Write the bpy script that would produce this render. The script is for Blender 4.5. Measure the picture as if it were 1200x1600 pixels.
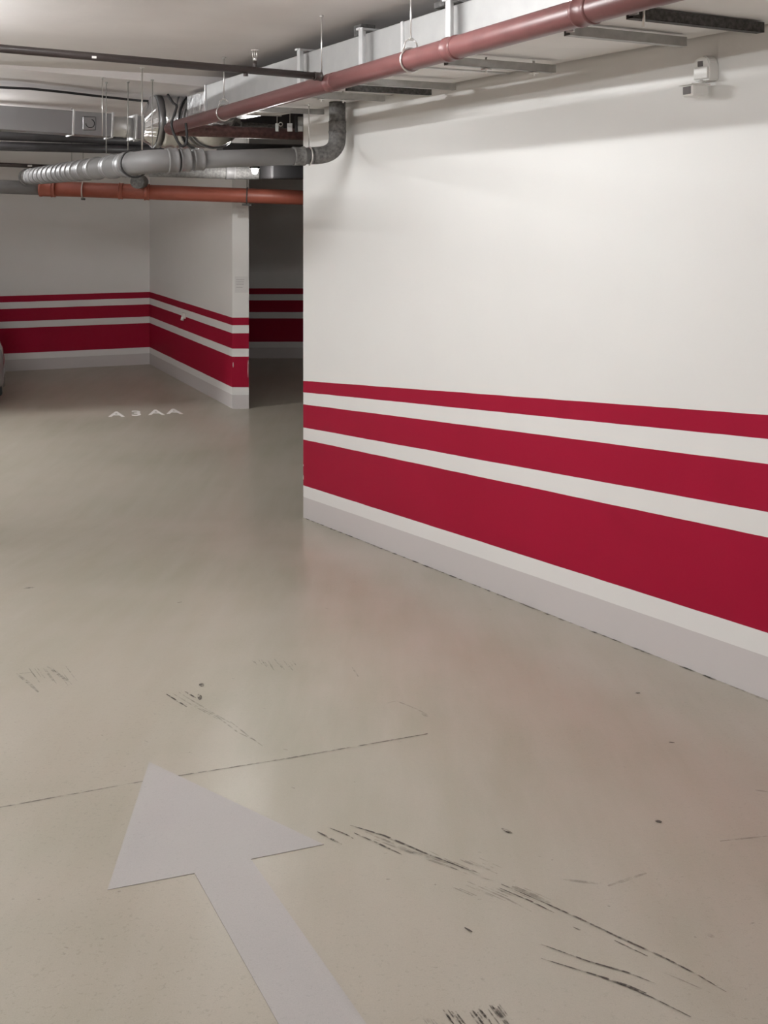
import bpy, bmesh, math, random
from mathutils import Vector, Matrix
random.seed(4)
for o in list(bpy.data.objects): bpy.data.objects.remove(o)
SC = bpy.context.scene
COL = SC.collection

# ------------------------------------------------------------------ camera
F = 1500.0; CZ = 2.85; HV = 299.0          # focal length in px, eye height, horizon row (1200x1600)
cam = bpy.data.cameras.new('camera'); co = bpy.data.objects.new('camera', cam); COL.objects.link(co)
co.location = (0, 0, CZ); co.rotation_euler = (math.pi/2, 0, 0)
cam.sensor_fit = 'VERTICAL'; cam.sensor_height = 36.0; cam.sensor_width = 27.0
cam.lens = 36.0*F/1600.0
cam.shift_y = -(800-HV)/1600.0
cam.clip_start = 0.05; cam.clip_end = 100
SC.camera = co

# ------------------------------------------------------------------ world, view
w = bpy.data.worlds.new('world'); SC.world = w; w.use_nodes = True
w.node_tree.nodes['Background'].inputs[0].default_value = (0.9, 0.92, 1.0, 1)
w.node_tree.nodes['Background'].inputs[1].default_value = 0.02
SC.view_settings.view_transform = 'Standard'; SC.view_settings.look = 'None'
SC.view_settings.gamma = 1.0; SC.view_settings.use_curve_mapping = False
SC.view_settings.exposure = 0.22

# ------------------------------------------------------------------ frames
C0 = Vector((-0.7056, 8.39, 0)); D = Vector((0.4683, -0.8836, 0)); N = Vector((-0.8836, -0.4683, 0))
UP = Vector((0, 0, 1))
RAMP_Y, RAMP_G = 8.39, 0.1645
def W(t, s, z): return C0 + D*t + N*s + UP*z           # along the right wall, out from it, up
def ramp(y): return max(0.0, (RAMP_Y-y)*RAMP_G)
def wallu(u, v, s=0.0):                                  # point seen at (u,v) on a plane parallel to the right wall
    k = (u-600)/F
    # (X-C0).N = s ; X = kY
    Y = (s + C0.x*N.x + C0.y*N.y)/(k*N.x + N.y)
    return Vector((k*Y, Y, CZ-(v-HV)/F*Y))
def tu(u, s=0.0):
    p = wallu(u, 0, s); return (p-C0).dot(D)
def floorp(u, v, h=0.0):
    b = (v-HV)/F; a = (u-600)/F
    Y = CZ/b
    if Y < RAMP_Y: Y = (CZ-RAMP_Y*RAMP_G)/(b-RAMP_G)
    return Vector((a*Y, Y, ramp(Y)+h))
def aty(u, v, Y): return Vector(((u-600)/F*Y, Y, CZ-(v-HV)/F*Y))

# ------------------------------------------------------------------ materials
def mat(name, col, rough=0.5, metal=0.0, spec=0.5, bump=0.0, bscale=60.0, var=0.0, vscale=8.0, emit=None, coat=0):
    m = bpy.data.materials.new(name); m.use_nodes = True
    nt = m.node_tree; b = nt.nodes['Principled BSDF']
    b.inputs['Base Color'].default_value = (*col, 1); b.inputs['Roughness'].default_value = rough
    b.inputs['Metallic'].default_value = metal; b.inputs['Specular IOR Level'].default_value = spec
    b.inputs['Coat Weight'].default_value = coat
    tc = nt.nodes.new('ShaderNodeTexCoord')
    if var:
        n = nt.nodes.new('ShaderNodeTexNoise'); n.inputs['Scale'].default_value = vscale; n.inputs['Detail'].default_value = 6
        nt.links.new(tc.outputs['Object'], n.inputs['Vector'])
        r = nt.nodes.new('ShaderNodeValToRGB'); r.color_ramp.elements[0].position = .3; r.color_ramp.elements[1].position = .7
        r.color_ramp.elements[0].color = (*[c*(1-var) for c in col], 1); r.color_ramp.elements[1].color = (*[min(1, c*(1+var)) for c in col], 1)
        nt.links.new(n.outputs['Fac'], r.inputs['Fac']); nt.links.new(r.outputs['Color'], b.inputs['Base Color'])
    if bump:
        n = nt.nodes.new('ShaderNodeTexNoise'); n.inputs['Scale'].default_value = bscale; n.inputs['Detail'].default_value = 4
        nt.links.new(tc.outputs['Object'], n.inputs['Vector'])
        bp = nt.nodes.new('ShaderNodeBump'); bp.inputs['Strength'].default_value = bump; bp.inputs['Distance'].default_value = 0.01
        nt.links.new(n.outputs['Fac'], bp.inputs['Height']); nt.links.new(bp.outputs['Normal'], b.inputs['Normal'])
    if emit:
        b.inputs['Emission Color'].default_value = (*emit[0], 1); b.inputs['Emission Strength'].default_value = emit[1]
    return m

def mnode(nt, op, a, b=None, c=None):
    n = nt.nodes.new('ShaderNodeMath'); n.operation = op
    for i, x in enumerate((a, b, c)):
        if x is None: continue
        if isinstance(x, (int, float)): n.inputs[i].default_value = x
        else: nt.links.new(x, n.inputs[i])
    return n.outputs[0]

def wall_material():
    m = bpy.data.materials.new('striped_wall_paint'); m.use_nodes = True; nt = m.node_tree; b = nt.nodes['Principled BSDF']
    g = nt.nodes.new('ShaderNodeNewGeometry'); s = nt.nodes.new('ShaderNodeSeparateXYZ'); nt.links.new(g.outputs['Position'], s.inputs[0])
    r = mnode(nt, 'MAXIMUM', mnode(nt, 'MULTIPLY', mnode(nt, 'SUBTRACT', RAMP_Y, s.outputs[1]), RAMP_G), 0.0)
    h = mnode(nt, 'SUBTRACT', s.outputs[2], r)
    nz = nt.nodes.new('ShaderNodeTexNoise'); nz.inputs['Scale'].default_value = 3.0; nt.links.new(g.outputs['Position'], nz.inputs['Vector'])
    h = mnode(nt, 'ADD', h, mnode(nt, 'MULTIPLY', mnode(nt, 'SUBTRACT', nz.outputs['Fac'], .5), 0.006))
    def band(lo, hi):
        return mnode(nt, 'MULTIPLY', mnode(nt, 'GREATER_THAN', h, lo), mnode(nt, 'LESS_THAN', h, hi))
    red = mnode(nt, 'ADD', mnode(nt, 'ADD', band(1.094, 1.194), band(.787, .989)), band(.281, .681))
    base = mnode(nt, 'LESS_THAN', h, .181)
    mottle = nt.nodes.new('ShaderNodeTexNoise'); mottle.inputs['Scale'].default_value = 1.3; mottle.inputs['Detail'].default_value = 5
    nt.links.new(g.outputs['Position'], mottle.inputs['Vector'])
    wr = nt.nodes.new('ShaderNodeValToRGB'); wr.color_ramp.elements[0].color = (.76, .75, .735, 1); wr.color_ramp.elements[1].color = (.81, .80, .785, 1)
    nt.links.new(mottle.outputs['Fac'], wr.inputs[0])
    rr = nt.nodes.new('ShaderNodeValToRGB'); rr.color_ramp.elements[0].color = (.30, .004, .026, 1); rr.color_ramp.elements[1].color = (.335, .006, .033, 1)
    nt.links.new(mottle.outputs['Fac'], rr.inputs[0])
    m1 = nt.nodes.new('ShaderNodeMix'); m1.data_type = 'RGBA'; nt.links.new(red, m1.inputs[0]); nt.links.new(wr.outputs[0], m1.inputs[6]); nt.links.new(rr.outputs[0], m1.inputs[7])
    m2 = nt.nodes.new('ShaderNodeMix'); m2.data_type = 'RGBA'; nt.links.new(base, m2.inputs[0]); nt.links.new(m1.outputs[2], m2.inputs[6]); m2.inputs[7].default_value = (.60, .565, .56, 1)
    nt.links.new(m2.outputs[2], b.inputs['Base Color']); b.inputs['Roughness'].default_value = .6; b.inputs['Specular IOR Level'].default_value = .15
    bn = nt.nodes.new('ShaderNodeTexNoise'); bn.inputs['Scale'].default_value = 90; nt.links.new(g.outputs['Position'], bn.inputs['Vector'])
    bp = nt.nodes.new('ShaderNodeBump'); bp.inputs['Strength'].default_value = .08; bp.inputs['Distance'].default_value = .004
    nt.links.new(bn.outputs['Fac'], bp.inputs['Height']); nt.links.new(bp.outputs['Normal'], b.inputs['Normal'])
    return m

def floor_material(name, c1, c2, c3, strength=1.0):
    m = bpy.data.materials.new(name); m.use_nodes = True; nt = m.node_tree; b = nt.nodes['Principled BSDF']
    g = nt.nodes.new('ShaderNodeNewGeometry')
    def noise(sc, det=6, stretch=None):
        n = nt.nodes.new('ShaderNodeTexNoise'); n.inputs['Scale'].default_value = sc; n.inputs['Detail'].default_value = det; n.inputs['Roughness'].default_value = .6
        if stretch:
            mp = nt.nodes.new('ShaderNodeMapping'); mp.inputs['Rotation'].default_value = (0, 0, stretch[0]); mp.inputs['Scale'].default_value = stretch[1]
            nt.links.new(g.outputs['Position'], mp.inputs[0]); nt.links.new(mp.outputs[0], n.inputs['Vector'])
        else: nt.links.new(g.outputs['Position'], n.inputs['Vector'])
        return n.outputs['Fac']
    def ramp_(f, a, ca, bb, cb):
        r = nt.nodes.new('ShaderNodeValToRGB'); r.color_ramp.elements[0].position = a; r.color_ramp.elements[1].position = bb
        r.color_ramp.elements[0].color = ca; r.color_ramp.elements[1].color = cb; nt.links.new(f, r.inputs[0]); return r.outputs[0]
    def mix(f, A, B, mode='MIX'):
        n = nt.nodes.new('ShaderNodeMix'); n.data_type = 'RGBA'; n.blend_type = mode
        for i, x in ((0, f), (6, A), (7, B)):
            if isinstance(x, (int, float)): n.inputs[i].default_value = x
            elif isinstance(x, tuple): n.inputs[i].default_value = x
            else: nt.links.new(x, n.inputs[i])
        return n.outputs[2]
    big = ramp_(noise(.7, 3), .35, (*c1, 1), .65, (*c2, 1))
    # streaky wear along the driving direction
    st = noise(2.2, 8, (math.radians(-28), (3.0, .45, 1)))
    colr = mix(mnode(nt, 'MULTIPLY', mnode(nt, 'SUBTRACT', st, .35), 1.1*strength), big, (*c3, 1))
    sp = ramp_(noise(80, 3), .30, (.84, .83, .82, 1), .42, (1, 1, 1, 1))
    patch = ramp_(noise(.8, 1), .35, (0, 0, 0, 1), .70, (1, 1, 1, 1))
    colr = mix(mnode(nt, 'MULTIPLY', patch, .7*strength), colr, mix(1.0, colr, sp, 'MULTIPLY'))
    grain = ramp_(noise(320, 2), .3, (.95, .95, .95, 1), .7, (1.04, 1.04, 1.04, 1))
    colr = mix(1.0, colr, grain, 'MULTIPLY')
    nt.links.new(colr, b.inputs['Base Color'])
    b.inputs['Roughness'].default_value = .29; b.inputs['Specular IOR Level'].default_value = .5
    bp = nt.nodes.new('ShaderNodeBump'); bp.inputs['Strength'].default_value = .10; bp.inputs['Distance'].default_value = .003
    nt.links.new(noise(28, 5), bp.inputs['Height']); nt.links.new(bp.outputs['Normal'], b.inputs['Normal'])
    return m

def scuff_material(name, col, thr, scale=45, amt=.9):
    m = bpy.data.materials.new(name); m.use_nodes = True; nt = m.node_tree; b = nt.nodes['Principled BSDF']
    b.inputs['Base Color'].default_value = (*col, 1); b.inputs['Roughness'].default_value = .6
    g = nt.nodes.new('ShaderNodeNewGeometry'); n = nt.nodes.new('ShaderNodeTexNoise'); n.inputs['Scale'].default_value = scale; n.inputs['Detail'].default_value = 5
    nt.links.new(g.outputs['Position'], n.inputs['Vector'])
    r = nt.nodes.new('ShaderNodeValToRGB'); r.color_ramp.elements[0].position = thr; r.color_ramp.elements[1].position = thr+.22
    r.color_ramp.elements[0].color = (0, 0, 0, 1); r.color_ramp.elements[1].color = (amt, amt, amt, 1)
    nt.links.new(n.outputs['Fac'], r.inputs[0]); nt.links.new(r.outputs[0], b.inputs['Alpha'])
    return m

M_WALL = wall_material()
M_FLOOR = floor_material('polished_concrete', (.325, .305, .235), (.405, .362, .298), (.45, .415, .36), 1.25)
M_ARROW = floor_material('worn_white_paint', (.385, .360, .355), (.42, .395, .385), (.43, .41, .385), .7)
M_ARROW.node_tree.nodes['Principled BSDF'].inputs['Roughness'].default_value = .42
M_CEIL = mat('ceiling_plaster', (.74, .705, .69), .8, var=.06, vscale=1.2, bump=.1, bscale=20)
M_BEAM = mat('beam_paint', (.70, .66, .65), .75, var=.05, vscale=3)
M_RED = mat('red_pipe_paint', (.155, .060, .058), .36, var=.10, vscale=9)
M_REDD = mat('shaded_red_pipe_paint', (.15, .075, .072), .5, var=.35, vscale=25, bump=.4, bscale=70)  # speckle is the pipe's coating; the dulled red stands in for shade
M_BROWN = mat('brown_pipe_paint', (.035, .025, .023), .5, var=.1)
M_GALV = mat('galvanised_sheet', (.66, .66, .66), .42, .75, var=.08, vscale=14, bump=.05, bscale=9)
M_DUCT = mat('foil_faced_duct', (.36, .355, .35), .5, .3, var=.05, vscale=10, bump=.10, bscale=16)
M_DBOT = mat('bounce_lit_duct_panel', (.80, .775, .76), .6, var=.04, vscale=3)  # white puts the floor's bounce light into the duct underside's colour
M_FOIL = mat('crinkled_foil', (.74, .74, .74), .25, 1.0, bump=.8, bscale=14)
M_SILVER = mat('silver_sheet_metal', (.33, .33, .34), .34, .9, bump=.06, bscale=6)
M_STRUT = mat('zinc_strut_channel', (.42, .415, .40), .45, .6, var=.12, vscale=20)
M_STRUTD = mat('dusty_dark_strut', (.07, .066, .063), .75, 0, var=.5, vscale=60)
M_BLACK = mat('black_rubber', (.018, .017, .018), .55)
M_DARKINS = mat('dark_pipe_insulation', (.050, .048, .052), .45, var=.2)
M_GREYPVC = mat('grey_pvc', (.185, .18, .18), .48, var=.05)
M_GREYOLD = mat('dusty_grey_pvc', (.16, .155, .15), .7, var=.4, vscale=40)
M_ORANGE = mat('orange_drain_plastic', (.30, .08, .05), .45, var=.08)
M_STEEL = mat('bright_zinc', (.75, .74, .72), .3, .9)
M_WHITEP = mat('white_plastic', (.78, .77, .74), .35)
M_GREYP = mat('tinted_lens_plastic', (.16, .15, .15), .2)
M_PAPER = mat('paper_sheet', (.70, .69, .68), .8)
M_INK = mat('grey_print', (.50, .48, .48), .8)
M_LENS = mat('lit_lamp_diffuser', (.95, .95, .92), .3, emit=((1, .98, .95), 650))
M_CARB = mat('car_silver_paint', (.32, .31, .31), .25, .6, coat=1)
M_GLASS = mat('car_tinted_glass', (.02, .02, .02), .05)
M_TYRE = mat('tyre_rubber', (.02, .02, .02), .8)
M_SCUFF = scuff_material('tyre_scuff_rubber', (.06, .048, .04), .36)
M_SCUFFL = scuff_material('faint_tyre_scuff', (.06, .048, .04), .38, 38, .30)
M_SCUFFM = scuff_material('smeared_tyre_rubber', (.05, .04, .034), .36, 60, .6)
M_JOINT = scuff_material('joint_filler_dirt', (.07, .055, .048), .36, 30, .6)
M_FOOT = scuff_material('wall_foot_dark', (.04, .04, .03), .42, 18, .8)
M_CHIP = mat('bare_plaster', (.78, .70, .68), .9)

# ------------------------------------------------------------------ mesh helpers
class MB:
    def __init__(s): s.bm = bmesh.new()
    def box(s, c, ax, ay, az, hx, hy, hz, bev=0):
        c = Vector(c); vs = []
        for i in (-1, 1):
            for j in (-1, 1):
                for k in (-1, 1): vs.append(s.bm.verts.new(c + ax*hx*i + ay*hy*j + az*hz*k))
        f = [(0, 1, 3, 2), (4, 6, 7, 5), (0, 4, 5, 1), (2, 3, 7, 6), (0, 2, 6, 4), (1, 5, 7, 3)]
        fs = [s.bm.faces.new([vs[q] for q in ff]) for ff in f]
        if bev:
            es = list({e for ff in fs for e in ff.edges})
            bmesh.ops.bevel(s.bm, geom=es, offset=bev, segments=2, affect='EDGES', profile=.5)
        return s
    def prism(s, pts, ext):                       # polygon extruded by a vector
        a = [s.bm.verts.new(Vector(p)) for p in pts]; b = [s.bm.verts.new(Vector(p)+Vector(ext)) for p in pts]
        s.bm.faces.new(a); s.bm.faces.new(b[::-1]); n = len(pts)
        for i in range(n): s.bm.faces.new([a[(i+1) % n], a[i], b[i], b[(i+1) % n]])
        return s
    def tube(s, path, r, seg=20, cap=True, smooth=True):
        path = [Vector(p) for p in path]; rs = r if isinstance(r, (list, tuple)) else [r]*len(path)
        rings = []; nrm = None
        for i, p in enumerate(path):
            if i == 0: t = path[1]-p
            elif i == len(path)-1: t = p-path[i-1]
            else: t = (path[i+1]-p).normalized()+(p-path[i-1]).normalized()
            if t.length < 1e-9: t = path[i+1]-p if i+1 < len(path) else p-path[i-1]
            t.normalize()
            if nrm is None:
                nrm = t.cross(UP); 
                if nrm.length < .1: nrm = t.cross(Vector((1, 0, 0)))
            nrm = (nrm - t*nrm.dot(t)).normalized(); bn = t.cross(nrm)
            rings.append([s.bm.verts.new(p+(nrm*math.cos(2*math.pi*k/seg)+bn*math.sin(2*math.pi*k/seg))*rs[i]) for k in range(seg)])
        for a, b in zip(rings, rings[1:]):
            for k in range(seg):
                f = s.bm.faces.new([a[k], a[(k+1) % seg], b[(k+1) % seg], b[k]]); f.smooth = smooth
        if cap: s.bm.faces.new(rings[0][::-1]); s.bm.faces.new(rings[-1])
        return s
    def ring(s, c, axis, R, r, seg=28, rs=8, a0=0, a1=2*math.pi):
        axis = axis.normalized(); e1 = axis.cross(UP).normalized() if abs(axis.z) < .95 else Vector((1, 0, 0)); e2 = axis.cross(e1)
        full = abs(a1-a0) > 6.28
        pts = [Vector(c)+(e1*math.cos(a0+(a1-a0)*i/seg)+e2*math.sin(a0+(a1-a0)*i/seg))*R for i in range(seg+1)]
        return s.tube(pts, r, rs, cap=not full)
    def collar(s, a, b, r, lip=.004, seg=28):      # socket collar with rounded lips
        a = Vector(a); b = Vector(b); d = (b-a)
        return s.tube([a, a+d*.04, a+d*.18, a+d*.22, a+d*.8, a+d*.84, a+d*.96, b], [r*.99, r+lip*2, r+lip*2, r+lip, r+lip, r+lip*1.6, r+lip*1.6, r*.99], seg)
    def build(s, name, m, parent=None, noise=0):
        bmesh.ops.recalc_face_normals(s.bm, faces=s.bm.faces)
        me = bpy.data.meshes.new(name)
        # origin at base centre
        xs = [v.co for v in s.bm.verts]
        if parent is None:
            o0 = Vector(((min(v.x for v in xs)+max(v.x for v in xs))/2, (min(v.y for v in xs)+max(v.y for v in xs))/2, min(v.z for v in xs)))
        else: o0 = PW.get(parent.name, Vector((0, 0, 0)))
        for v in s.bm.verts: v.co -= o0
        s.bm.to_mesh(me); s.bm.free(); me.materials.append(m)
        o = bpy.data.objects.new(name, me); COL.objects.link(o)
        if parent is None: o.location = o0; PW[o.name] = o0
        else: o.parent = parent; PW[o.name] = o0
        return o
PW = {}
def thing(name, loc, label, cat, group=None):
    o = bpy.data.objects.new(name, None); COL.objects.link(o); o.location = loc; o.empty_display_size = .1
    PW[o.name] = Vector(loc); return tag(o, label, cat, group)
def tag(o, label, cat, group=None, kind=None):
    o['label'] = label; o['category'] = cat
    if group: o['group'] = group
    if kind: o['kind'] = kind
    return o
def struct(o): o['kind'] = 'structure'; return o
def bez(a, b, c, n=8):
    a, b, c = Vector(a), Vector(b), Vector(c)
    return [a*(1-t)**2+b*2*t*(1-t)+c*t*t for t in [i/n for i in range(n+1)]]

# ------------------------------------------------------------------ structure
ZC = 3.89          # ceiling
XL, YR = -8.5, -5.0
fl = MB()
ys = [YR, 0, 2, 4, 6, RAMP_Y-.9, RAMP_Y, RAMP_Y+.9, 11, 14, 18]
XR = 4.5
for y0, y1 in zip(ys, ys[1:]):
    vs = [fl.bm.verts.new(p) for p in ((XL, y0, ramp(y0)), (XR, y0, ramp(y0)), (XR, y1, ramp(y1)), (XL, y1, ramp(y1)))]
    fl.bm.faces.new(vs)
bmesh.ops.remove_doubles(fl.bm, verts=fl.bm.verts, dist=1e-4)
for f in fl.bm.faces: f.smooth = True
for y0, y1 in ((YR, RAMP_Y), (RAMP_Y, 18)):              # slab body under the surface
    a_ = [(XL, y0, ramp(y0)-.004), (XR, y0, ramp(y0)-.004), (XR, y1, ramp(y1)-.004), (XL, y1, ramp(y1)-.004)]
    fl.prism(a_, (0, 0, -.25))
floor = struct(fl.build('floor', M_FLOOR))

# right wall: its free end is the corner seen left of centre
WR = struct(MB().prism([W(0, 0, 0), W(11.5, 0, 0), W(11.5, -.25, 0), W(0, -.25, 0)], (0, 0, ZC)).build('wall_right', M_WALL))
# bay: dividing wall whose end is the narrow white pillar, and the rear wall of the bay
P0 = Vector((-1.99, 12.59, 0)); P1 = Vector((-1.772, 12.59, 0)); Q = Vector((-3.865, 15.83, 0))
sd = (Q-P0).normalized()
WD = struct(MB().prism([P0, P1, P1+sd*5.2, Q+sd*1.4], (0, 0, 3.9)).build('wall_divider', M_WALL))
QL = Vector((-6.13, 15.15, 0)); bd = (QL-Q).normalized()
struct(MB().prism([Q+bd*-.0, Q+bd*6, Q+bd*6+Vector((0, .2, 0)), Q+Vector((0, .2, 0))], (0, 0, 3.9)).build('wall_bay_rear', M_WALL))
struct(MB().prism([(-3.0, 16.4, 0), (4.5, 16.4, 0), (4.5, 16.6, 0), (-3.0, 16.6, 0)], (0, 0, 3.9)).build('wall_far', M_WALL))
struct(MB().box((XL-.1, 6.5, 2.2), Vector((1, 0, 0)), Vector((0, 1, 0)), UP, .1, 11.5, 2.4).build('wall_left', M_WALL))
struct(MB().box((-2, YR-.1, 3), Vector((1, 0, 0)), Vector((0, 1, 0)), UP, 7, .1, 1.5).build('wall_rear', M_WALL))
struct(MB().box((XR+.1, 6.5, 2.2), Vector((1, 0, 0)), Vector((0, 1, 0)), UP, .1, 11.5, 2.4).build('wall_side_passage', M_WALL))
struct(MB().box((-2, 6.5, ZC+.1), Vector((1, 0, 0)), Vector((0, 1, 0)), UP, 6.7, 11.7, .1).build('ceiling', M_CEIL))
# downstand slab beyond the beam edge (its front edge runs square to the right wall)
b0 = aty(322, 134.5, 8.69); b0 += -N*1.2; b1 = aty(322, 134.5, 8.69)
sl = .040
def slab(p, z): return p
e = [(-1.6, 0), (7.5, 0), (7.5, 2.6), (-1.6, 2.6)]
pts = []
sb = MB()
Bp = Vector((b1.x, b1.y, 0))
def Sb(s, a, dz=0): q = Bp+N*s-D*a; q.z = 3.795+sl*s+dz; return q
lo = [Sb(-1.9, 0), Sb(6.2, 0), Sb(6.2, 9), Sb(-1.9, 9)]
vl = [sb.bm.verts.new(p) for p in lo]; vh = [sb.bm.verts.new(Vector((p.x, p.y, 4.12))) for p in lo]
sb.bm.faces.new(vl[::-1]); sb.bm.faces.new(vh)
for i in range(4): sb.bm.faces.new([vl[i], vl[(i+1) % 4], vh[(i+1) % 4], vh[i]])
struct(sb.build('trim_1', M_BEAM))

# ------------------------------------------------------------------ marks on the floor
def strip(pts, width, m, name, parent=None, taper=True, h=.0015, mb=None):
    keep = mb is not None
    mb = mb or MB(); P = [floorp(u, v, h) for u, v in pts]; n = len(P); prev = None
    for i, p in enumerate(P):
        t = (P[min(i+1, n-1)]-P[max(i-1, 0)]); t.z = 0; t.normalize(); s = Vector((-t.y, t.x, 0))
        wd = width*(1 if not taper else (.35+.65*math.sin(math.pi*(i+.35)/(n-.3))))
        a, b = p+s*wd/2, p-s*wd/2
        a.z = ramp(a.y)+h; b.z = ramp(b.y)+h
        cur = (mb.bm.verts.new(a), mb.bm.verts.new(b))
        if prev: mb.bm.faces.new([prev[0], prev[1], cur[1], cur[0]])
        prev = cur
    return None if keep else mb.build(name, m, parent)
def sub(pts, k=6):
    out = []
    for (a, b), (c, d) in zip(pts, pts[1:]):
        for i in range(k): out.append((a+(c-a)*i/k, b+(d-b)*i/k))
    return out+[pts[-1]]
FL = floor
strip(sub([(0, 1262), (60, 1251), (220, 1222), (440, 1187), (560, 1166), (668, 1147)]), .007, M_JOINT, 'expansion_joint', FL, False)
for pts, wd, m in (
    ([(496, 1300), (534, 1320)], .008, M_SCUFF), ([(512, 1293), (540, 1304), (552, 1311)], .006, M_SCUFF),
    ([(547, 1290), (600, 1306), (660, 1332), (740, 1363)], .008, M_SCUFF), ([(553, 1302), (590, 1318), (628, 1336)], .007, M_SCUFF),
    ([(570, 1300), (640, 1330), (700, 1350)], .012, M_SCUFFL), ([(585, 1312), (660, 1340), (720, 1362)], .010, M_SCUFFL),
    ([(670, 1330), (700, 1345), (752, 1372), (790, 1382)], .006, M_SCUFFL),
    ([(783, 1382), (850, 1411), (908, 1437), (960, 1462), (1040, 1498), (1090, 1524), (1135, 1551)], .006, M_SCUFF),
    ([(780, 1388), (830, 1409), (866, 1427)], .005, M_SCUFF), ([(800, 1386), (830, 1398), (860, 1412)], .016, M_SCUFFL),
    ([(730, 1378), (790, 1404), (830, 1425)], .006, M_SCUFFL), ([(895, 1449), (915, 1458)], .005, M_SCUFF),
    ([(960, 1470), (1012, 1495)], .004, M_SCUFF), ([(1030, 1518), (1060, 1530), (1110, 1552)], .004, M_SCUFFL),
    ([(845, 1498), (900, 1515), (950, 1530), (1020, 1560), (1080, 1590)], .005, M_SCUFF),
    ([(845, 1476), (920, 1503), (980, 1520), (1025, 1538)], .005, M_SCUFF), ([(940, 1528), (980, 1541), (1010, 1553)], .008, M_SCUFF),
    ([(260, 1085), (292, 1105)], .009, M_SCUFF), ([(270, 1084), (300, 1102), (340, 1124)], .007, M_SCUFFL),
    ([(279, 1082), (300, 1095), (330, 1113), (360, 1130)], .008, M_SCUFFL), ([(289, 1081), (306, 1091)], .010, M_SCUFF),
    ([(300, 1100), (340, 1121), (372, 1145), (400, 1158)], .007, M_SCUFFL), ([(360, 1128), (385, 1148), (410, 1166)], .007, M_SCUFFL),
    ([(314, 1068), (316, 1073)], .022, M_SCUFF), ([(311, 1085), (313, 1094)], .018, M_SCUFF),
    ([(26, 1053), (45, 1068), (60, 1082)], .016, M_SCUFFL), ([(74, 1042), (94, 1056), (108, 1066)], .016, M_SCUFFL), ([(30, 1053), (50, 1051)], .012, M_SCUFFL),
    
    ([(36, 920), (44, 919), (54, 918)], .02, M_SCUFF), ([(277, 942), (284, 941)], .012, M_SCUFF),
    ([(604, 1099), (620, 1096), (650, 1108), (670, 1118)], .008, M_SCUFFL), ([(660, 1115), (668, 1120)], .02, M_SCUFFL),
    ([(784, 1295), (800, 1303)], .014, M_SCUFF), ([(1024, 1283), (1034, 1285)], .016, M_SCUFF), ([(990, 1084), (1000, 1083)], .010, M_SCUFF),
    ([(1045, 1160), (1054, 1161)], .008, M_SCUFF), ([(880, 1375), (940, 1382)], .012, M_SCUFFL), ([(950, 1385), (1010, 1365)], .012, M_SCUFFL),
    ([(1105, 1460), (1116, 1466)], .014, M_SCUFFL), ([(726, 1450), (738, 1457)], .006, M_SCUFF), ([(1125, 1315), (1200, 1307)], .008, M_SCUFFL),
    ([(550, 1043), (560, 1058)], .008, M_SCUFFL), ([(1180, 1235), (1200, 1238)], .010, M_SCUFFL)):
    strip(sub(pts, 5), wd, m, 'tyre_mark', FL)
rr = random.Random(7)
for (x0, x1, ya, ln, n_, m_) in ((655, 680, 1588, 22, 5, M_SCUFFL), (690, 716, 1582, 24, 9, M_SCUFFM), (734, 757, 1580, 26, 10, M_SCUFFM), (762, 782, 1573, 30, 8, M_SCUFFM),
                                 (392, 462, 1034, 12, 14, M_SCUFFL), (40, 110, 1044, 24, 9, M_SCUFFL), (690, 760, 1345, 30, 10, M_SCUFFL), (700, 830, 1385, 30, 10, M_SCUFFL)):
    cm = MB()
    for k in range(n_):
        u0 = x0+(x1-x0)*(k+rr.random()*.7)/n_; v0 = ya+rr.uniform(-4, 6); q_ = rr.uniform(.5, 1)*ln
        strip(sub([(u0, v0), (u0+q_*.75, v0+q_)] if ya > 1500 or ya < 1100 else [(u0, v0), (u0+q_*1.6, v0+q_*.7)], 4), rr.uniform(.003, .006), m_, 'tyre_mark', FL, mb=cm)
    cm.build('tyre_smear', m_, FL)
cm = MB()
for k in range(70):                                        # small specks and chips
    u0, v0 = rr.uniform(0, 1190), rr.uniform(900, 1590)
    if v0 < 820+ (u0-474)*.40: continue
    q_ = rr.uniform(2, 7); strip(sub([(u0, v0), (u0+q_, v0+q_*rr.uniform(-.3, .6))], 3), rr.uniform(.003, .008), M_SCUFFL, 'floor_speck', FL, mb=cm)
cm.build('floor_specks', M_SCUFFL, FL)['kind'] = 'stuff'
# broken dark line where floor and right wall meet
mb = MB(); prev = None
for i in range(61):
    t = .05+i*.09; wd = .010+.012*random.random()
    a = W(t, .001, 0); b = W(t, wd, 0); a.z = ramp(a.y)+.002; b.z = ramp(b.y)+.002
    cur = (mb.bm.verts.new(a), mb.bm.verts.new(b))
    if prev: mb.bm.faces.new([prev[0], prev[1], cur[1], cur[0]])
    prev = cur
mb.build('wall_foot_line', M_FOOT, FL)

# painted arrow
ar = [(233, 1191), (506, 1320), (392, 1343), (598, 1640), (458, 1640), (304, 1365), (168, 1391)]
def flatpoly(pts, name, m, h=.002, th=.0015, parent=None):
    P = [floorp(u, v, h-th) for u, v in pts]
    mb = MB(); mb.prism([p for p in P][::-1], (0, 0, th)); return mb.build(name, m, parent)
a = ar[:]
a[3] = (392+(572-392)*(1660-1343)/(1600-1343), 1660); a[4] = (304+(435-304)*(1660-1365)/(1600-1365), 1660)
tag(flatpoly(a, 'painted_arrow', M_ARROW, .0016, .001), 'large worn white direction arrow painted on the sloping floor', 'floor marking')
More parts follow.
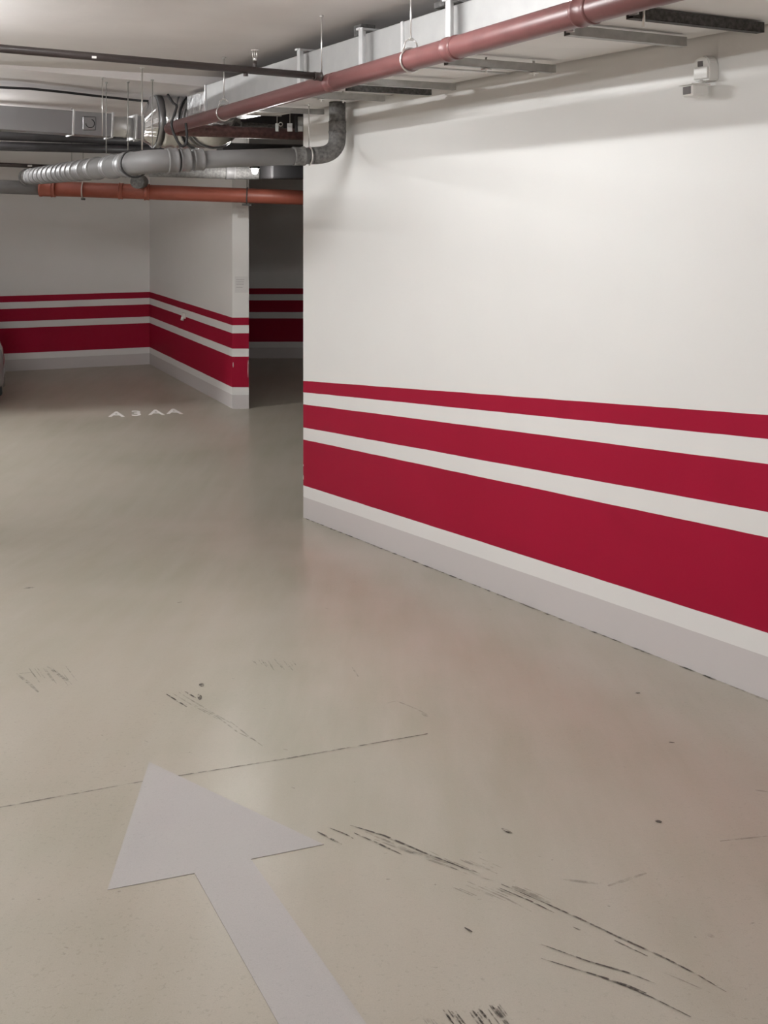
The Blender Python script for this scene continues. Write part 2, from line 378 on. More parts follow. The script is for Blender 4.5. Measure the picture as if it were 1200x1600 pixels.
# parking number: four separate painted characters as one marking
def text_mesh(s, size):
    c = bpy.data.curves.new('t', 'FONT'); c.body = s; c.size = size; c.align_x = 'CENTER'; c.align_y = 'CENTER'; c.extrude = .001; c.offset = .022
    o = bpy.data.objects.new('t', c); COL.objects.link(o); dg = bpy.context.evaluated_depsgraph_get()
    me = bpy.data.meshes.new_from_object(o.evaluated_get(dg)); bpy.data.objects.remove(o); bpy.data.curves.remove(c); return me
NM = thing('parking_number', floorp(228, 649), 'white parking bay number painted on the floor at the bay entrance', 'floor marking')
M_NUM = mat('number_paint', (.80, .76, .73), .6)
for ch, (u, v) in zip('A3AA', ((182, 648), (213, 646.5), (244, 645), (272, 643.5))):
    me = text_mesh(ch, 1.0)
    sx, sy = .225, .40
    p = floorp(u, v, .003)
    for vv in me.vertices: vv.co = Vector((vv.co.x*sx*1.3-.29*vv.co.y*sy, vv.co.y*sy, vv.co.z)) + (p-PW[NM.name])
    me.materials.clear(); me.materials.append(M_NUM)
    o = bpy.data.objects.new('painted_character', me); COL.objects.link(o); o.parent = NM

# ------------------------------------------------------------------ lamps (all outside the picture)
LD = Vector((-2.0, -.45, 0)).normalized()
def tube_lamp(c, ax, L, strength, label, down=.05, both=False):
    c = Vector(c); ax = Vector(ax).normalized(); sd_ = ax.cross(UP)
    t = thing('ceiling_light', (c.x, c.y, c.z-down), label, 'lamp')
    MB().box(c+UP*.035, ax, sd_, UP, L/2+.03, .02, .012, .004).build('housing', M_WHITEP, t)
    for k in (-1, 1): MB().tube([c+ax*k*L*.35+UP*.045, Vector((c.x, c.y, ZC))+ax*k*L*.35], .008, 8).build('stem', M_STEEL, t)
    m = mat('fluorescent_tube', (1, 1, 1), .3, emit=((.985, 1.0, 1.005), strength))
    MB().tube([c-ax*L/2, c+ax*L/2], .014, 12).build('tube', m, t)
    for k in (-1, 1): MB().box(c+ax*k*(L/2+.02)+UP*.005, ax, sd_, UP, .02, .022, .03, .003).build('end_cap', M_WHITEP, t)
    return t
tube_lamp(W(3.85, 1.88, 3.82), D, 1.3, 165, 'fluorescent tube lamp on the ceiling beside the long duct')
tube_lamp((-2.9, 5.1, 3.77), D, 1.2, 350, 'fluorescent tube lamp on the ceiling left of the arrow')
tube_lamp((-5.6, 7.4, 3.72), D, 1.2, 230, 'fluorescent tube lamp over the drive lane by the beam')
tube_lamp((-5.35, 10.47, 3.55), LD, 1.2, 680, 'fluorescent tube lamp above the silver duct')
tube_lamp((-2.6, .2, 3.70), D, 1.5, 300, 'unseen fluorescent tube lamp added over the top of the ramp to light the floor')  # added out of view to brighten the foreground floor
tube_lamp((.4, -2.6, 3.70), D, 1.5, 300, 'unseen fluorescent tube lamp added behind the ramp top to light the floor')  # second added lamp behind the camera, also for floor light

# ------------------------------------------------------------------ long duct along the right wall
t0, t1 = -.50, 10.5
dz0, dz1, ds = 3.55, 3.79, .72
duct = thing('ventilation_duct', W(4, .36, dz0), 'long flat silver ventilation duct under the ceiling along the striped wall', 'duct')
MB().box(W((t0+t1)/2, ds/2+.012, (dz0+dz1)/2), D, N, UP, (t1-t0)/2, ds/2-.008, (dz1-dz0)/2, .006).build('duct_body', M_DUCT, duct)
for t in (-.49, tu(455, .74)+.12, 3.1, 5.6, 7.9):
    fb = MB(); fb.box(W(t, ds+.008, (dz0+dz1)/2), D, N, UP, .012, .006, (dz1-dz0)/2)
    fb.box(W(t, ds/2+.01, dz0-.008), D, N, UP, .012, ds/2, .004); fb.build('flange', M_GALV, duct)
MB().box(W(tu(565, .68), .66, 3.83), D, N, UP, .05, .05, .035, .004).build('duct_clip', M_STRUTD, duct)
MB().box(W(tu(704, .68), .66, 3.81), D, N, UP, .05, .09, .015, .003).build('duct_clip', M_STRUTD, duct)

MB().box(W((t0+t1)/2, ds/2+.012, dz0-.0015), D, N, UP, (t1-t0)/2-.002, ds/2-.010, .0015).build('bounce_panel', M_DBOT, duct)['label'] = 'added white panel standing in for light bounced off the floor'  # added sheet, lighter than the sides to show bounced light
# trapeze struts under the duct: channel with lips, washers, hanger post at the room side
def strut(ur, vr, s_r, s_l, m, label, post=False, wash=(), bolt=False, z=None):
    p = wallu(ur, vr, s_r); t = (p-C0).dot(D); z = z or p.z
    th = thing('strut_channel', W(t, (s_r+s_l)/2, z-.02), label, 'bracket', None)
    b = MB(); L = (s_l-s_r)/2; c = W(t, (s_r+s_l)/2, z)
    b.box(c+UP*-.019, D, N, UP, .0205, L, .0015)
    for k in (-1, 1):
        b.box(c+D*k*.019, D, N, UP, .0015, L, .0205); b.box(c+D*k*.0135+UP*.019, D, N, UP, .0065, L, .0015)
    b.build('channel', m, th)
    for s in wash:
        q = MB(); q.box(W(t, s, z-.028), D, N, UP, .022, .018, .004, .001); q.tube([W(t, s, z-.045), W(t, s, z+.035)], .006, 8); q.build('bolt', M_STEEL, th)
    if post:
        q = MB(); q.box(W(t, s_l-.02, (z+3.80)/2), D, N, UP, .004, .022, (3.80-z)/2+.01)
        q.box(W(t+.02, s_l-.002, (z+3.80)/2), D, N, UP, .022, .004, (3.80-z)/2+.01)
        q.box(W(t, s_l-.06, 3.805), D, N, UP, .022, .07, .006); q.build('hanger_post', M_GALV, th)
    if bolt:
        q = MB(); q.tube([W(t+.03, s_l-.04, z-.055), W(t+.03, s_l-.04, z+.03)], .006, 8); q.tube([W(t+.03, s_l-.04, z+.012), W(t+.03, s_l-.04, z+.022)], .014, 6); q.build('bolt', M_STEEL, th)
    return th
strut(1188, 44, .10, .80, M_STRUTD, 'dark dusty strut channel under the duct, nearest the top right corner', post=True, bolt=True)
strut(1068, 66, .14, .79, M_STRUT, 'plain zinc strut channel under the duct, left of the wall detector', post=True)
strut(865, 108, .12, .79, M_STRUT, 'zinc strut channel with two clamps under the duct, beside the pipe socket', post=True, wash=(.25, .55))
strut(710, 136, .13, .79, M_STRUT, 'slim zinc strut channel paired with a dark one under the duct', post=True)
strut(672, 144, .12, .72, M_STRUTD, 'dark speckled strut channel paired with a zinc one under the duct')
strut(600, 154, .13, .79, M_STRUT, 'zinc strut channel under the duct just above the grey down pipe', post=True, wash=(.45, .62))
strut(505, 175, .06, .84, M_STRUT, 'farthest zinc strut channel, carrying the rod of the grey pipe')

# ------------------------------------------------------------------ red pipe with elbow and dark branch
def RZ(t): return 3.447+.018*t
RS = .92; RR = .054
rp = thing('red_pipe', W(2.5, RS, RZ(2.5)-.06), 'long brick-red pipe hanging beside the silver duct', 'pipe')
tA = tu(262, RS)
MB().tube([W(9.5, RS, RZ(9.5)), W(5, RS, RZ(5)), W(tA+.1, RS, RZ(tA+.1))], RR, 32).build('pipe_run', M_RED, rp)
el = [W(tA+.1, RS, RZ(tA))]+bez(W(tA+.1, RS, RZ(tA)), W(tA, RS, RZ(tA)-.005), W(tA, RS-.1, RZ(tA)-.01), 6)[1:]
MB().tube(el, RR, 24).build('elbow', M_RED, rp)
MB().tube([W(tA, RS-.1, RZ(tA)-.01), W(tA, RS-.5, RZ(tA)-.012), W(tA, -1.2, RZ(tA)-.02)], RR+.001, 24).build('branch_run', M_REDD, rp)['label'] = 'speckled branch pipe, its red dulled to stand in for shade'
for u in (700, 905):
    t = tu(u, RS); MB().collar(W(t, RS, RZ(t)), W(t+.09, RS, RZ(t+.09)), RR, .0028, 32).build('socket', M_RED, rp)
t = tu(432, RS); c = W(t, RS, RZ(t)); nn = (Vector((0, 0, CZ))-c); nn.z = 0; nn.normalize()
MB().tube([c+nn*.045, c+nn*.066], .014, 12).build('test_plug', mat('pink_cap', (.6, .35, .33), .4), rp)
t = tu(520, RS); MB().collar(W(t-.05, RS, RZ(t-.05)), W(t+.05, RS, RZ(t+.05)), RR, .0015, 32).build('branch_saddle', M_RED, rp)

def hanger(u, label, top=ZC, s=RS, r=RR, z=None, cone=True):
    t = tu(u, s); z = RZ(t) if z is None else z; c = W(t, s, z)
    th = thing('pipe_hanger', c-UP*(r+.012), label, 'hanger')
    MB().ring(c, D, r+.006, .0055, 32, 6).build('ring_clamp', M_STEEL, th)
    q = MB()
    for k in (-1, 1): q.tube([c+N*k*.045+UP*(r-.012), c+N*k*.034+UP*(r+.035), c+N*k*.010+UP*(r+.052)], .0045, 6)
    q.tube([c-N*.012+UP*(r+.052), c+N*.012+UP*(r+.052)], .008, 6); q.build('yoke', M_STEEL, th)
    MB().tube([c+UP*(r+.045), Vector((c.x, c.y, top))], .0042, 8).build('threaded_rod', M_STEEL, th)
    MB().tube([Vector((c.x, c.y, top-.012)), Vector((c.x, c.y, top-.001))], .015, 12).build('anchor_nut', M_STEEL, th)
    return th
hanger(642, 'galvanised ring hanger on a threaded rod holding the red pipe near its socket')
hanger(350, 'loop hanger on a threaded rod holding the far end of the red pipe')
def rod(p0, p1, label, r=.004, m=M_STEEL):
    p0, p1 = Vector(p0), Vector(p1); th = thing('threaded_rod', p0, label, 'rod')
    MB().tube([p0, p1], r, 8).build('rod', m, th); MB().tube([p1-UP*.012, p1], r*3, 10).build('anchor_nut', m, th); return th

# brown sprinkler pipe, square to the wall
t = tu(516, RS); s0 = RS+.056
bz0 = 3.528
c0 = W(t, s0, bz0); 
rod((c0.x+.0, c0.y-.0, bz0+.025), (c0.x, c0.y, ZC), 'threaded rod at the joint of the brown pipe and the red pipe')
sp = thing('sprinkler_pipe', c0-UP*.03, 'thin dark brown sprinkler pipe under the ceiling, meeting the red pipe', 'pipe')
c1 = c0+N*6+UP*.024*6
MB().tube([c0, c1], .0215, 20).build('pipe_run', M_BROWN, sp)
MB().collar(c0+N*.0, c0+N*.05, .0215, .003).build('end_fitting', M_BROWN, sp)
def along_n(u, a, b):            # point on segment a + (b-a) seen at column u
    k = (u-600)/F; d_ = b-a; q = (k*a.y-a.x)/(d_.x-k*d_.y); return a+d_*q
h = along_n(398, c0, c1)
q = MB(); q.tube([h, h+UP*.055], .012, 12); q.build('riser', M_BROWN, sp)
q = MB(); q.tube([h+UP*.055, h+UP*.075], .011, 12); q.tube([h+UP*.075+N*.012, h+UP*.115+N*.012], .003, 6); q.tube([h+UP*.075-N*.012, h+UP*.115-N*.012], .003, 6)
q.tube([h+UP*.112, h+UP*.118], .022, 16); q.tube([h+UP*.075, h+UP*.112], .003, 6); q.build('sprinkler_head', M_STEEL, sp)
h2 = along_n(384, c0, c1); MB().tube([h2-UP*.018, h2-UP*.036], .014, 12).build('drain_plug', M_BROWN, sp)
h3 = along_n(149, c0, c1); MB().box(h3+Vector((.0, -.022, -.006)), N, D, UP, .012, .004, .006, .001).build('paint_chip', M_WHITEP, sp)

# ------------------------------------------------------------------ grey soil pipe: down pipe, elbow, run, big bend, ribbed run
def gz(s): return 3.135-.05*(s-.12)
tg = tu(528, .12)
G0 = W(tg, .125, 3.50); gp = thing('grey_drain_pipe', W(tg, .12, 3.06), 'grey plastic drain pipe dropping from the duct and running across the lane', 'pipe')
rg = .064
MB().tube([W(tg, .125, 3.545), W(tg, .125, 3.30)], rg, 28).build('down_pipe', M_GREYOLD, gp)
MB().collar(W(tg, .125, 3.30), W(tg, .125, 3.40), rg, .003).build('socket', M_GREYOLD, gp)
MB().tube([W(tg, .125, 3.31)]+bez(W(tg, .125, 3.27), W(tg, .125, gz(.1)), W(tg, .30, gz(.3)), 8)+[W(tg, .34, gz(.34))], rg+.003, 28).build('elbow', M_GREYOLD, gp)
MB().collar(W(tg, .40, gz(.4)), W(tg, .50, gz(.5)), rg+.002, .004).build('socket', M_GREYOLD, gp)
MB().ring(W(tg, .365, gz(.365)), N, rg+.006, .006).build('clamp', M_STEEL, gp)
sB = 1.62
MB().tube([W(tg, .32, gz(.32)), W(tg, sB-.25, gz(sB-.25))], rg, 28).build('cross_run', M_GREYPVC, gp)
pB = W(tg, sB, gz(sB))
for s in (1.20, 1.30, 1.39):
    MB().collar(W(tg, s, gz(s)), W(tg, s+.08, gz(s+.08)), .072 + (s-1.2)*.06, .004).build('socket', M_GREYPVC, gp)
# bend towards the far end of the lane
bend = [W(tg, sB-.22, gz(sB-.2))]+bez(W(tg, sB-.16, gz(sB-.16)), W(tg, sB+.02, gz(sB)), W(tg-.22, sB+.06, 3.045), 8)
MB().tube(bend, .084, 28).build('bend', M_GREYPVC, gp)
e1 = W(tg-5.15, sB+.10, 3.02); s1 = W(tg-.20, sB+.06, 3.045)
MB().tube([s1, e1], .084, 28).build('long_run', M_GREYPVC, gp)
dd = (e1-s1)
for f_ in (.0, .10, .22, .30, .37, .42, .47, .52, .57, .63, .69, .75, .81, .87, .93):
    a_ = s1+dd*f_; MB().collar(a_, a_+dd.normalized()*.16, .084, .006, 28).build('ribbed_socket', M_GREYPVC, gp)
MB().ring(W(tg-.12, sB+.045, 3.05), -D, .10, .007).build('clamp', M_BLACK, gp)
MB().tube([e1, e1+dd.normalized()*.06], [.10, .10], 28).build('end_collar', M_GREYOLD, gp)
rod(W(tg, .365, gz(.365)+.07), W(tg, .365, 3.52), 'short threaded rod between the farthest strut and the grey pipe clamp')

# ------------------------------------------------------------------ orange drain pipe, beyond
oa, ob = aty(62, 294, 11.75), aty(480, 309, 12.1)
op = thing('orange_drain_pipe', (oa+ob)/2-UP*.12, 'orange plastic drain pipe crossing low in front of the parking bay', 'pipe')
do = (ob-oa).normalized()
MB().tube([oa, ob+do*2.2], .092, 28).build('pipe_run', M_ORANGE, op)
for u, L in ((62, .17), (186, .05), (226, .06)):
    c = along_n(u, oa, ob); MB().collar(c, c+do*L, .093, .006).build('socket', M_ORANGE, op)
MB().collar(oa+do*.14, oa+do*.19, .10, .004).build('socket', M_ORANGE, op)
ga = oa-do*3.5
gq = thing('grey_pipe_length', oa-do*1.75-UP*.1, 'light grey plastic pipe plugged into the left end of the orange pipe', 'pipe')
MB().tube([ga, oa+do*.01], .084, 28).build('pipe_run', M_GREYPVC, gq)
cap = aty(215, 284, 11.62); MB().tube([cap+Vector((0, -.03, 0)), cap+Vector((0, .2, 0))], .082, 24).build('inspection_cap', M_GREYOLD, op)
for u, lab in ((130, 'pipe clamp on the orange pipe below the pale end of the ribbed pipe'), (386, 'pipe clamp on the orange pipe in front of the pillar')):
    c = along_n(u, oa, ob); th = thing('pipe_clamp', c-UP*.11, lab, 'clamp')
    MB().ring(c, do, .104, .008, 28, 6).build('ring', M_STRUTD if u > 200 else M_STEEL, th)
    MB().box(c-UP*.115, do, Vector((0, 1, 0)), UP, .06 if u > 200 else .02, .02, .012, .002).build('tab', M_STRUTD, th)
    MB().tube([c+UP*.1, c+UP*(3.78-c.z)], .005, 8).build('threaded_rod', M_STRUT, th)

# second grey pipe and bulkhead lamp behind the run
ha, hb = aty(232, 266, 10.9), aty(404, 271, 11.2)
g2 = thing('grey_branch_pipe', (ha+hb)/2-UP*.08, 'grey pipe length hanging behind the grey drain pipe', 'pipe')
MB().tube([ha, hb], .074, 24).build('pipe_run', M_GREYOLD, g2)
cc = along_n(352, ha, hb); MB().collar(cc, cc+(hb-ha).normalized()*.12, .074, .004).build('socket', M_GREYPVC, g2)
lc = aty(398, 265, 10.6)
bl = thing('bulkhead_lamp', lc-UP*.03, 'small white dome lamp glowing under the far pipes', 'lamp')
MB().tube([lc+UP*.04, lc+UP*.01], .055, 20).build('lamp_base', M_STRUTD, bl)
MB().tube([lc+UP*.012, lc-UP*.015, lc-UP*.04, lc-UP*.052], [.034, .034, .024, .006], 20).build('lamp_dome', M_LENS, bl)

# ------------------------------------------------------------------ dark services beyond the corner, left of the wall end
dk = thing('dark_insulated_duct', W(-1.9, -.1, 3.40), 'dark insulated duct behind the red pipe, beyond the wall corner', 'duct')
MB().box(W(-1.95, -1.15, 3.60), N, D, UP, 1.2, .25, .13, .02).build('duct_body', M_DARKINS, dk)
g3 = thing('grey_supply_pipe', W(-1.6, .1, 3.42), 'dull grey pipe behind the brick-red pipe, above its dark branch', 'pipe')
MB().tube([W(-1.5, .05, 3.50), W(-1.5, -.40, 3.48)], .055, 20).build('pipe_run', M_GREYOLD, g3)
dk2 = thing('black_insulated_pipe', W(-2.3, -.1, 3.1), 'thick black insulated pipe beyond the wall corner, above the grey pipe', 'pipe')
MB().tube([W(-2.3, .0, 3.26), W(-2.3, -1.6, 3.26)], .12, 20).build('pipe_run', M_DARKINS, dk2)
dk3 = thing('low_black_duct', W(-3.0, -.6, 2.9), 'low black duct beyond the wall corner, over the dark passage', 'duct')
MB().box(W(-2.6, -1.60, 3.10), N, D, UP, .96, .2, .11, .02).build('duct_body', M_BLACK, dk3)
for u, v, lab in ((433, 199, 'small bright beam clamp with an eye, left of a second one'), (453, 199, 'small bright beam clamp nearest the wall corner')):
    c = aty(u, v, 9.3); th = thing('beam_clamp', c-UP*.04, lab, 'clamp')
    q = MB(); q.box(c, Vector((1, 0, 0)), Vector((0, 1, 0)), UP, .016 if u < 440 else .026, .012, .04, .004); q.build('body', M_GALV, th)
    q = MB(); q.tube([c+UP*.03, c+UP*.22], .004, 8); q.build('rod', M_STEEL, th)
    if u < 440: MB().ring(c+Vector((.035, -.005, .03)), Vector((0, 1, 0)), .018, .005, 16, 6).build('eye', M_STEEL, th)
vb = aty(469, 194, 9.1); v2 = thing('hanging_bracket', vb-UP*.07, 'pale upright bracket at the wall corner below the duct', 'bracket')
MB().box(vb, Vector((1, 0, 0)), Vector((0, 1, 0)), UP, .03, .02, .07, .004).build('plate', M_STRUT, v2)
MB().box(vb-Vector((.035, 0, 0)), Vector((1, 0, 0)), Vector((0, 1, 0)), UP, .012, .03, .075, .004).build('upright', M_BLACK, v2)

# ------------------------------------------------------------------ foil elbow, silver duct to the left
fo = thing('foil_duct_elbow', W(-1.1, .9, 3.25), 'fat crinkled foil duct bend at the far end of the long duct', 'duct')
TS = -1.80
MB().box(W(-.87, .38, 3.665), D, N, UP, .36, .30, .105, .02).build('transition', M_FOIL, fo)
path = [W(-1.22, .37, 3.62), W(-1.27, .37, 3.57)]+bez(W(-1.30, .37, 3.55), W(-1.80, .37, 3.55), W(-1.80, .80, 3.55), 14)
mb = MB(); pp = []; rr_ = []
for i, p in enumerate(path):
    pp.append(p); rr_.append(.17 if i < 2 else .262+(.010 if i % 2 else -.008))
o = mb.tube(pp, rr_, 40).build('flexible_bend', M_FOIL, fo)
for i in (1, 3, 6, 9, 12):
    MB().ring(path[i], (path[i+1]-path[i-1]), rr_[i]+.006, .007, 40, 6).build('clamp_band', M_SILVER, fo)
MB().tube([path[-1], path[-1]+N*.06], [.27, .27], 40).build('end_band', M_SILVER, fo)
# taper from round to rectangle
cN = W(TS, .865, 3.55)
def zt(s): return .04*(s-1.9)
rect = lambda s, hw, hh, z: [W(TS+sx*hw, s, z+sy*hh) for sx, sy in ((-1, -1), (1, -1), (1, 1), (-1, 1))]
tp = MB(); seg = 32; A = []; B = []
for k in range(seg):
    a_ = 2*math.pi*(k+.5)/seg; ca, sa = math.cos(a_), math.sin(a_)
    A.append(tp.bm.verts.new(cN+D*ca*.255+UP*sa*.255)); m_ = max(abs(ca), abs(sa))
    B.append(tp.bm.verts.new(W(TS, .985, 3.475)+D*ca/m_*.16+UP*sa/m_*.105))
for k in range(seg): tp.bm.faces.new([A[k], A[(k+1) % seg], B[(k+1) % seg], B[k]])
tp.bm.faces.new(A[::-1]); tp.bm.faces.new(B); tp.build('taper', M_FOIL, fo)

sv = thing('silver_duct', W(TS, 2.4, 3.38), 'rectangular silver duct with bolted flanges, crossing at the upper left', 'duct')
def dseg(s0_, s1_, hh, name, m, z0=None, hw=.16):
    a_, b_ = W(TS, s0_, 3.511+zt(s0_)), W(TS, s1_, 3.511+zt(s1_)); ax = (b_-a_)
    L = ax.length/2; ax.normalize(); u_ = (UP-ax*UP.dot(ax)).normalized()
    return MB().box((a_+b_)/2, ax, D, u_, L, hw, hh, .004).build(name, m, sv)
dseg(1.30, 3.7, .110, 'duct_body', M_SILVER)
for a_, b_ in ((.98, 1.06),): dseg(a_, b_, .110, 'damper_section', M_SILVER)
for s_ in (1.0, 1.06, 1.29, 1.652, 3.1):
    dseg(s_-.010, s_+.010, .124, 'flange', M_GALV, hw=.173)
a_, b_ = W(TS, 1.05, 3.511+zt(1.05)), W(TS, 1.31, 3.511+zt(1.3))
MB().tube([a_, a_.lerp(b_, .3), a_.lerp(b_, .33), a_.lerp(b_, .36), a_.lerp(b_, .7), b_], [.100, .100, .106, .100, .100, .104], 28).build('spigot', M_GALV, sv)
hp = W(TS+.165, 1.51, 3.511+zt(1.51))
q = MB(); q.box(hp+D*.004, N, D, UP, .062, .006, .066, .010); q.build('access_hatch', M_SILVER, sv)
q = MB(); q.ring(hp+D*.012-N*.01, D, .040, .004, 20, 6, 0, math.pi*1.4); q.build('hatch_handle', M_BLACK, sv)
# dark pipes below / behind the silver duct
for va, vb_, r_, lab in ((221, 210.5, .054, 'upper of two dark insulated pipes below the silver duct'), (235, 228, .046, 'lower of two dark insulated pipes below the silver duct')):
    A_, B_ = aty(256, va, 11.25), aty(-10, vb_, 10.83)
    th = thing('insulated_pipe', (A_+B_)/2-UP*.07, lab, 'pipe')
    MB().tube([A_, B_, B_+(B_-A_)*1.4], r_+.006, 20).build('pipe_run', M_DARKINS, th)
tp_ = thing('thin_black_pipe', aty(60, 260, 13.5), 'thin black pipe in front of the bay wall, with a pale clip', 'pipe')
ta, tb = aty(-260, 246, 13.3), aty(180, 265, 13.5)
MB().tube([ta, tb], .030, 14).build('pipe_run', M_BROWN, tp_)
c = along_n(48, ta, tb); MB().box(c+Vector((0, -.03, 0)), Vector((1, 0, 0)), Vector((0, 1, 0)), UP, .03, .01, .012, .002).build('clip', M_WHITEP, tp_)
# sagging black cable under the slab
cpts = [aty(-120, 132, 8.9), aty(0, 136.5, 8.9), aty(45, 138.5, 9.0), aty(100, 144, 9.2), aty(160, 151, 9.5), aty(215, 157, 9.6), aty(243, 158.5, 9.7)]
tag(MB().tube(cpts, .012, 8).build('black_cable', M_BLACK), 'sagging black cable under the slab at the upper left', 'cable')
# cables looping around the foil bend
cl = [aty(262, 148, 8.0), aty(270, 160, 7.95), aty(276, 166, 7.9), aty(272, 180, 7.9), aty(268, 196, 7.9), aty(276, 218, 7.9), aty(284, 228, 7.9), aty(291, 224, 7.9), aty(292, 210, 7.9), aty(290, 190, 7.9)]
sm = []
for i in range(len(cl)-1):
    p0_, p1_, p2_, p3_ = cl[max(i-1, 0)], cl[i], cl[i+1], cl[min(i+2, len(cl)-1)]
    for k in range(6):
        t = k/6; sm.append(.5*((2*p1_)+(-p0_+p2_)*t+(2*p0_-5*p1_+4*p2_-p3_)*t*t+(-p0_+3*p1_-3*p2_+p3_)*t**3))
tag(MB().tube(sm, .011, 8).build('looped_cable', M_BLACK), 'black cable looped below the foil duct bend', 'cable')

# loose threaded rods on the left
slabz = lambda p: 3.795+sl*((p-Bp).dot(N))
for u, vb_, Y, lab in ((112, 262, 11.2, 'thin rod above the pale end of the ribbed pipe'),
                       (160, 213, 8.25, 'thin rod at the hatch end of the silver duct'),
                       (166, 240, 8.6, 'thin rod reaching below the dark pipes, beside the silver duct flange'),
                       (200, 240, 8.5, 'thin rod between the two flanges of the silver duct'),
                       (222, 234, 8.05, 'long bright rod holding the grey pipe bend'),
                       (238, 231, 8.3, 'thin rod in front of the foil taper'),
                       (338, 170, 8.7, 'thin rod beside the loop hanger of the red pipe')):
    p = aty(u, vb_, Y); q = Vector((p.x, p.y, slabz(Vector((p.x, p.y, 0)))))
    if u == 222: q = Vector((p.x, p.y, slabz(Vector((p.x, p.y, 0))) if (p-Bp).dot(-D) > 0 else ZC))
    rod(p, q, lab, .0045 if u != 222 else .006, M_STEEL if u in (222, 160) else M_STRUT)

# ------------------------------------------------------------------ motion detector on the right wall
dp = wallu(1111, 108, 0); td = (dp-C0).dot(D); sc = dp.y/1500
DT = thing('motion_detector', W(td, .02, dp.z-.13), 'white wall detector with a swivelling sensor head, high on the striped wall', 'detector')
k = .058
outl = []
for i in range(13):
    a_ = math.pi*i/12; outl.append((math.cos(a_)*.046, .012+math.sin(a_)*.046))
outl = outl+[(-.046, -.055), (.046, -.055)]
bb = MB(); bb.prism([W(td+x, .002, dp.z+y) for x, y in outl], N*k)
bmesh.ops.bevel(bb.bm, geom=[e for e in bb.bm.edges], offset=.005, segments=2, affect='EDGES')
bb.build('housing', M_WHITEP, DT)
MB().box(W(td+.002, k+.006, dp.z-.022), D, N, UP, .040, .005, .026, .004).build('front_cover', M_WHITEP, DT)
MB().box(W(td-.004, k+.004, dp.z+.020), D, N, UP, .014, .003, .012, .001).build('indicator_window', M_GREYP, DT)
MB().tube([W(td-.005, k-.01, dp.z-.050), W(td-.005, k+.005, dp.z-.085)], .012, 12).build('swivel', M_WHITEP, DT)
hc = W(td-.012, k+.028, dp.z-.100)
hx = (D*-.15+N).normalized(); hy = hx.cross(UP)
hb_ = MB(); hb_.box(hc, hx, hy, UP, .042, .042, .028, .012); hb_.build('sensor_head', M_WHITEP, DT)
MB().box(hc+hx*.003+UP*.026, hx, hy, UP, .050, .046, .003, .001).build('rain_shield', M_WHITEP, DT)
MB().box(hc+hx*.041+hy*.0, hx, hy, UP, .004, .027, .017, .002).build('lens', M_GREYP, DT)

# ------------------------------------------------------------------ notice on the pillar, hook on the dividing wall, paint chips
nt_ = thing('paper_notice', aty(378, 457, 12.585), 'white paper notice with faint printed lines taped to the pillar', 'notice')
def yrect(u0, v0, u1, v1, Y, th): 
    a_, b_ = aty(u0, v0, Y), aty(u1, v1, Y); return (a_+b_)/2, (b_.x-a_.x)/2, (a_.z-b_.z)/2, th
X1, Y1 = Vector((1, 0, 0)), Vector((0, 1, 0))
c, hw, hh, th = yrect(367, 432, 387, 457.5, 12.586, .002)
MB().box(c, X1, Y1, UP, hw, th, hh).build('sheet', M_PAPER, nt_)
for v, u1 in ((437, 382), (440.5, 381), (444, 381), (449, 379)):
    c, hw, hh, th = yrect(369, v-.5, u1, v+.5, 12.583, .0012); MB().box(c, X1, Y1, UP, hw, th, hh).build('printed_line', M_INK, nt_)
def sidep(u, z, off=.0):
    k = (u-600)/F; q = (k*P0.y-P0.x)/(sd.x-k*sd.y); p = P0+sd*q; return Vector((p.x, p.y, z))
sn = Vector((-sd.y, sd.x, 0)); sn = sn if sn.dot(Vector((0, 0, 0))-P0) > 0 else -sn
sk = sidep(289, 0); z_ = CZ-(493-HV)/F*sk.y
so = thing('wall_socket', Vector((sk.x, sk.y, z_-.05))+sn*.02, 'small white socket fixed on the stripes of the dividing wall', 'socket')
MB().box(Vector((sk.x, sk.y, z_))+sn*.02, sd, sn, UP, .055, .02, .045, .012).build('body', M_WHITEP, so)
MB().tube([Vector((sk.x, sk.y, z_-.02))+sn*.03, Vector((sk.x, sk.y, z_-.07))+sn*.045], .025, 14).build('spout', M_WHITEP, so)
for (u, v, w_, h_) in ((364.3, 570, 1.6, 8), (387.6, 578, 1.2, 24), (388.0, 566, 1, 6)):
    c, hw, hh, th = yrect(u-w_/2, v-h_/2, u+w_/2, v+h_/2, 12.589, .002)
    o = MB().tube([c-UP*hh, c-UP*hh*.3, c+UP*hh*.5, c+UP*hh], [.002, hw, hw*.8, .002], 6).build('paint_chip', M_CHIP, WD)

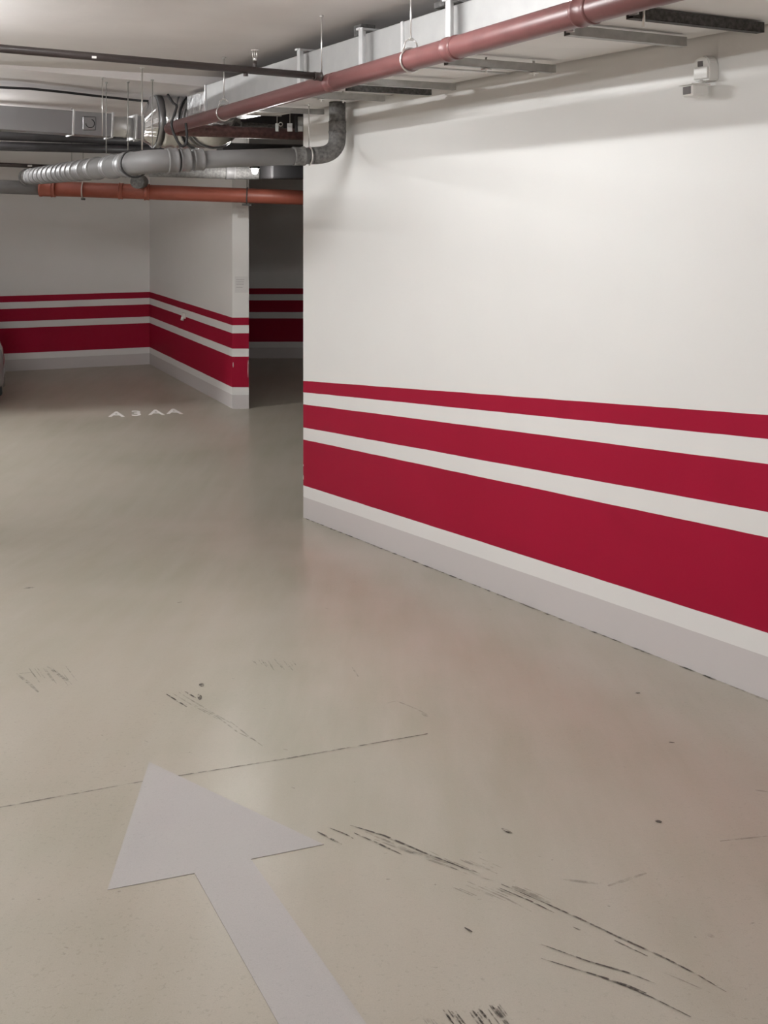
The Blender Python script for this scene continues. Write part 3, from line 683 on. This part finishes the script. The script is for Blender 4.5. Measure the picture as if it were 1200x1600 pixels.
# ------------------------------------------------------------------ car at the left edge of the picture
XN = 0.0; YC = 0.0
ang = math.atan2(-sd.y, -sd.x)
car = thing('parked_car', (0, 0, 0), 'parked silver car, only its rounded bumper edge in view at the far left', 'car')
prof = [(0.0, .24), (.0, .30), (-.004, .50), (-.03, .66), (-.10, .75), (-.25, .80), (-1.05, .93), (-1.55, 1.30), (-2.0, 1.43), (-3.0, 1.42), (-3.55, 1.10), (-4.1, .98), (-4.18, .6), (-4.15, .28), (-3.9, .22), (-.3, .20)]
def carloft(prof, ys_, name, m):
    mb = MB(); rings = []
    for y_, k_, ins in ys_:
        ring_ = []
        for x, z in prof:
            xx = x-ins if x > -2 else x+ins
            tum = max(0, z-.55)*.10*(1 if y_ > -.85 else -1)
            zz = z if z < 1.0 else 1.0+(z-1.0)*k_
            ring_.append(mb.bm.verts.new((xx, y_-tum, zz)))
        rings.append(ring_)
    n = len(prof)
    for a_, b_ in zip(rings, rings[1:]):
        for i in range(n):
            f = mb.bm.faces.new([a_[i], a_[(i+1) % n], b_[(i+1) % n], b_[i]]); f.smooth = True
    mb.bm.faces.new(rings[0]); mb.bm.faces.new(rings[-1][::-1])
    return mb.build(name, m, car)
carloft(prof, ((0, .80, .16), (-.03, .86, .09), (-.10, .92, .03), (-.3, 1, 0), (-1.4, 1, 0), (-1.6, .92, .03), (-1.67, .86, .09), (-1.70, .8, .16)), 'body', M_CARB)
for y_ in (-.075, -1.60): MB().prism([(-1.2, y_, .98), (-1.6, y_, 1.24), (-2.9, y_, 1.26), (-3.35, y_, 1.0)], (0, -.02, 0)).build('side_window', M_GLASS, car)
MB().box((-.20, -.85, .20), X1, Y1, UP, .16, .80, .07, .03).build('lower_bumper', M_TYRE, car)
for x in (-.75, -3.35):
    for y in (-.09, -1.60):
        wq = MB().tube([(x, y-.1, .315), (x, y-.09, .315), (x, y+.09, .315), (x, y+.1, .315)], [.28, .315, .315, .28], 32).build('wheel', M_TYRE, car)
        MB().tube([(x, y-.106, .315), (x, y+.106, .315)], .19, 24).build('rim', M_SILVER, wq)
car.location = (-5.0, 12.74, 0); car.rotation_euler = (0, 0, ang)

for v, h_ in ((746, .022), (727, .010), (768, .008)):
    c = wallu(474.3, v, 0)
    MB().tube([c-UP*h_, c-UP*h_*.2, c+UP*h_*.5, c+UP*h_], [.001, .006, .004, .001], 6).build('paint_chip', M_CHIP, WR)
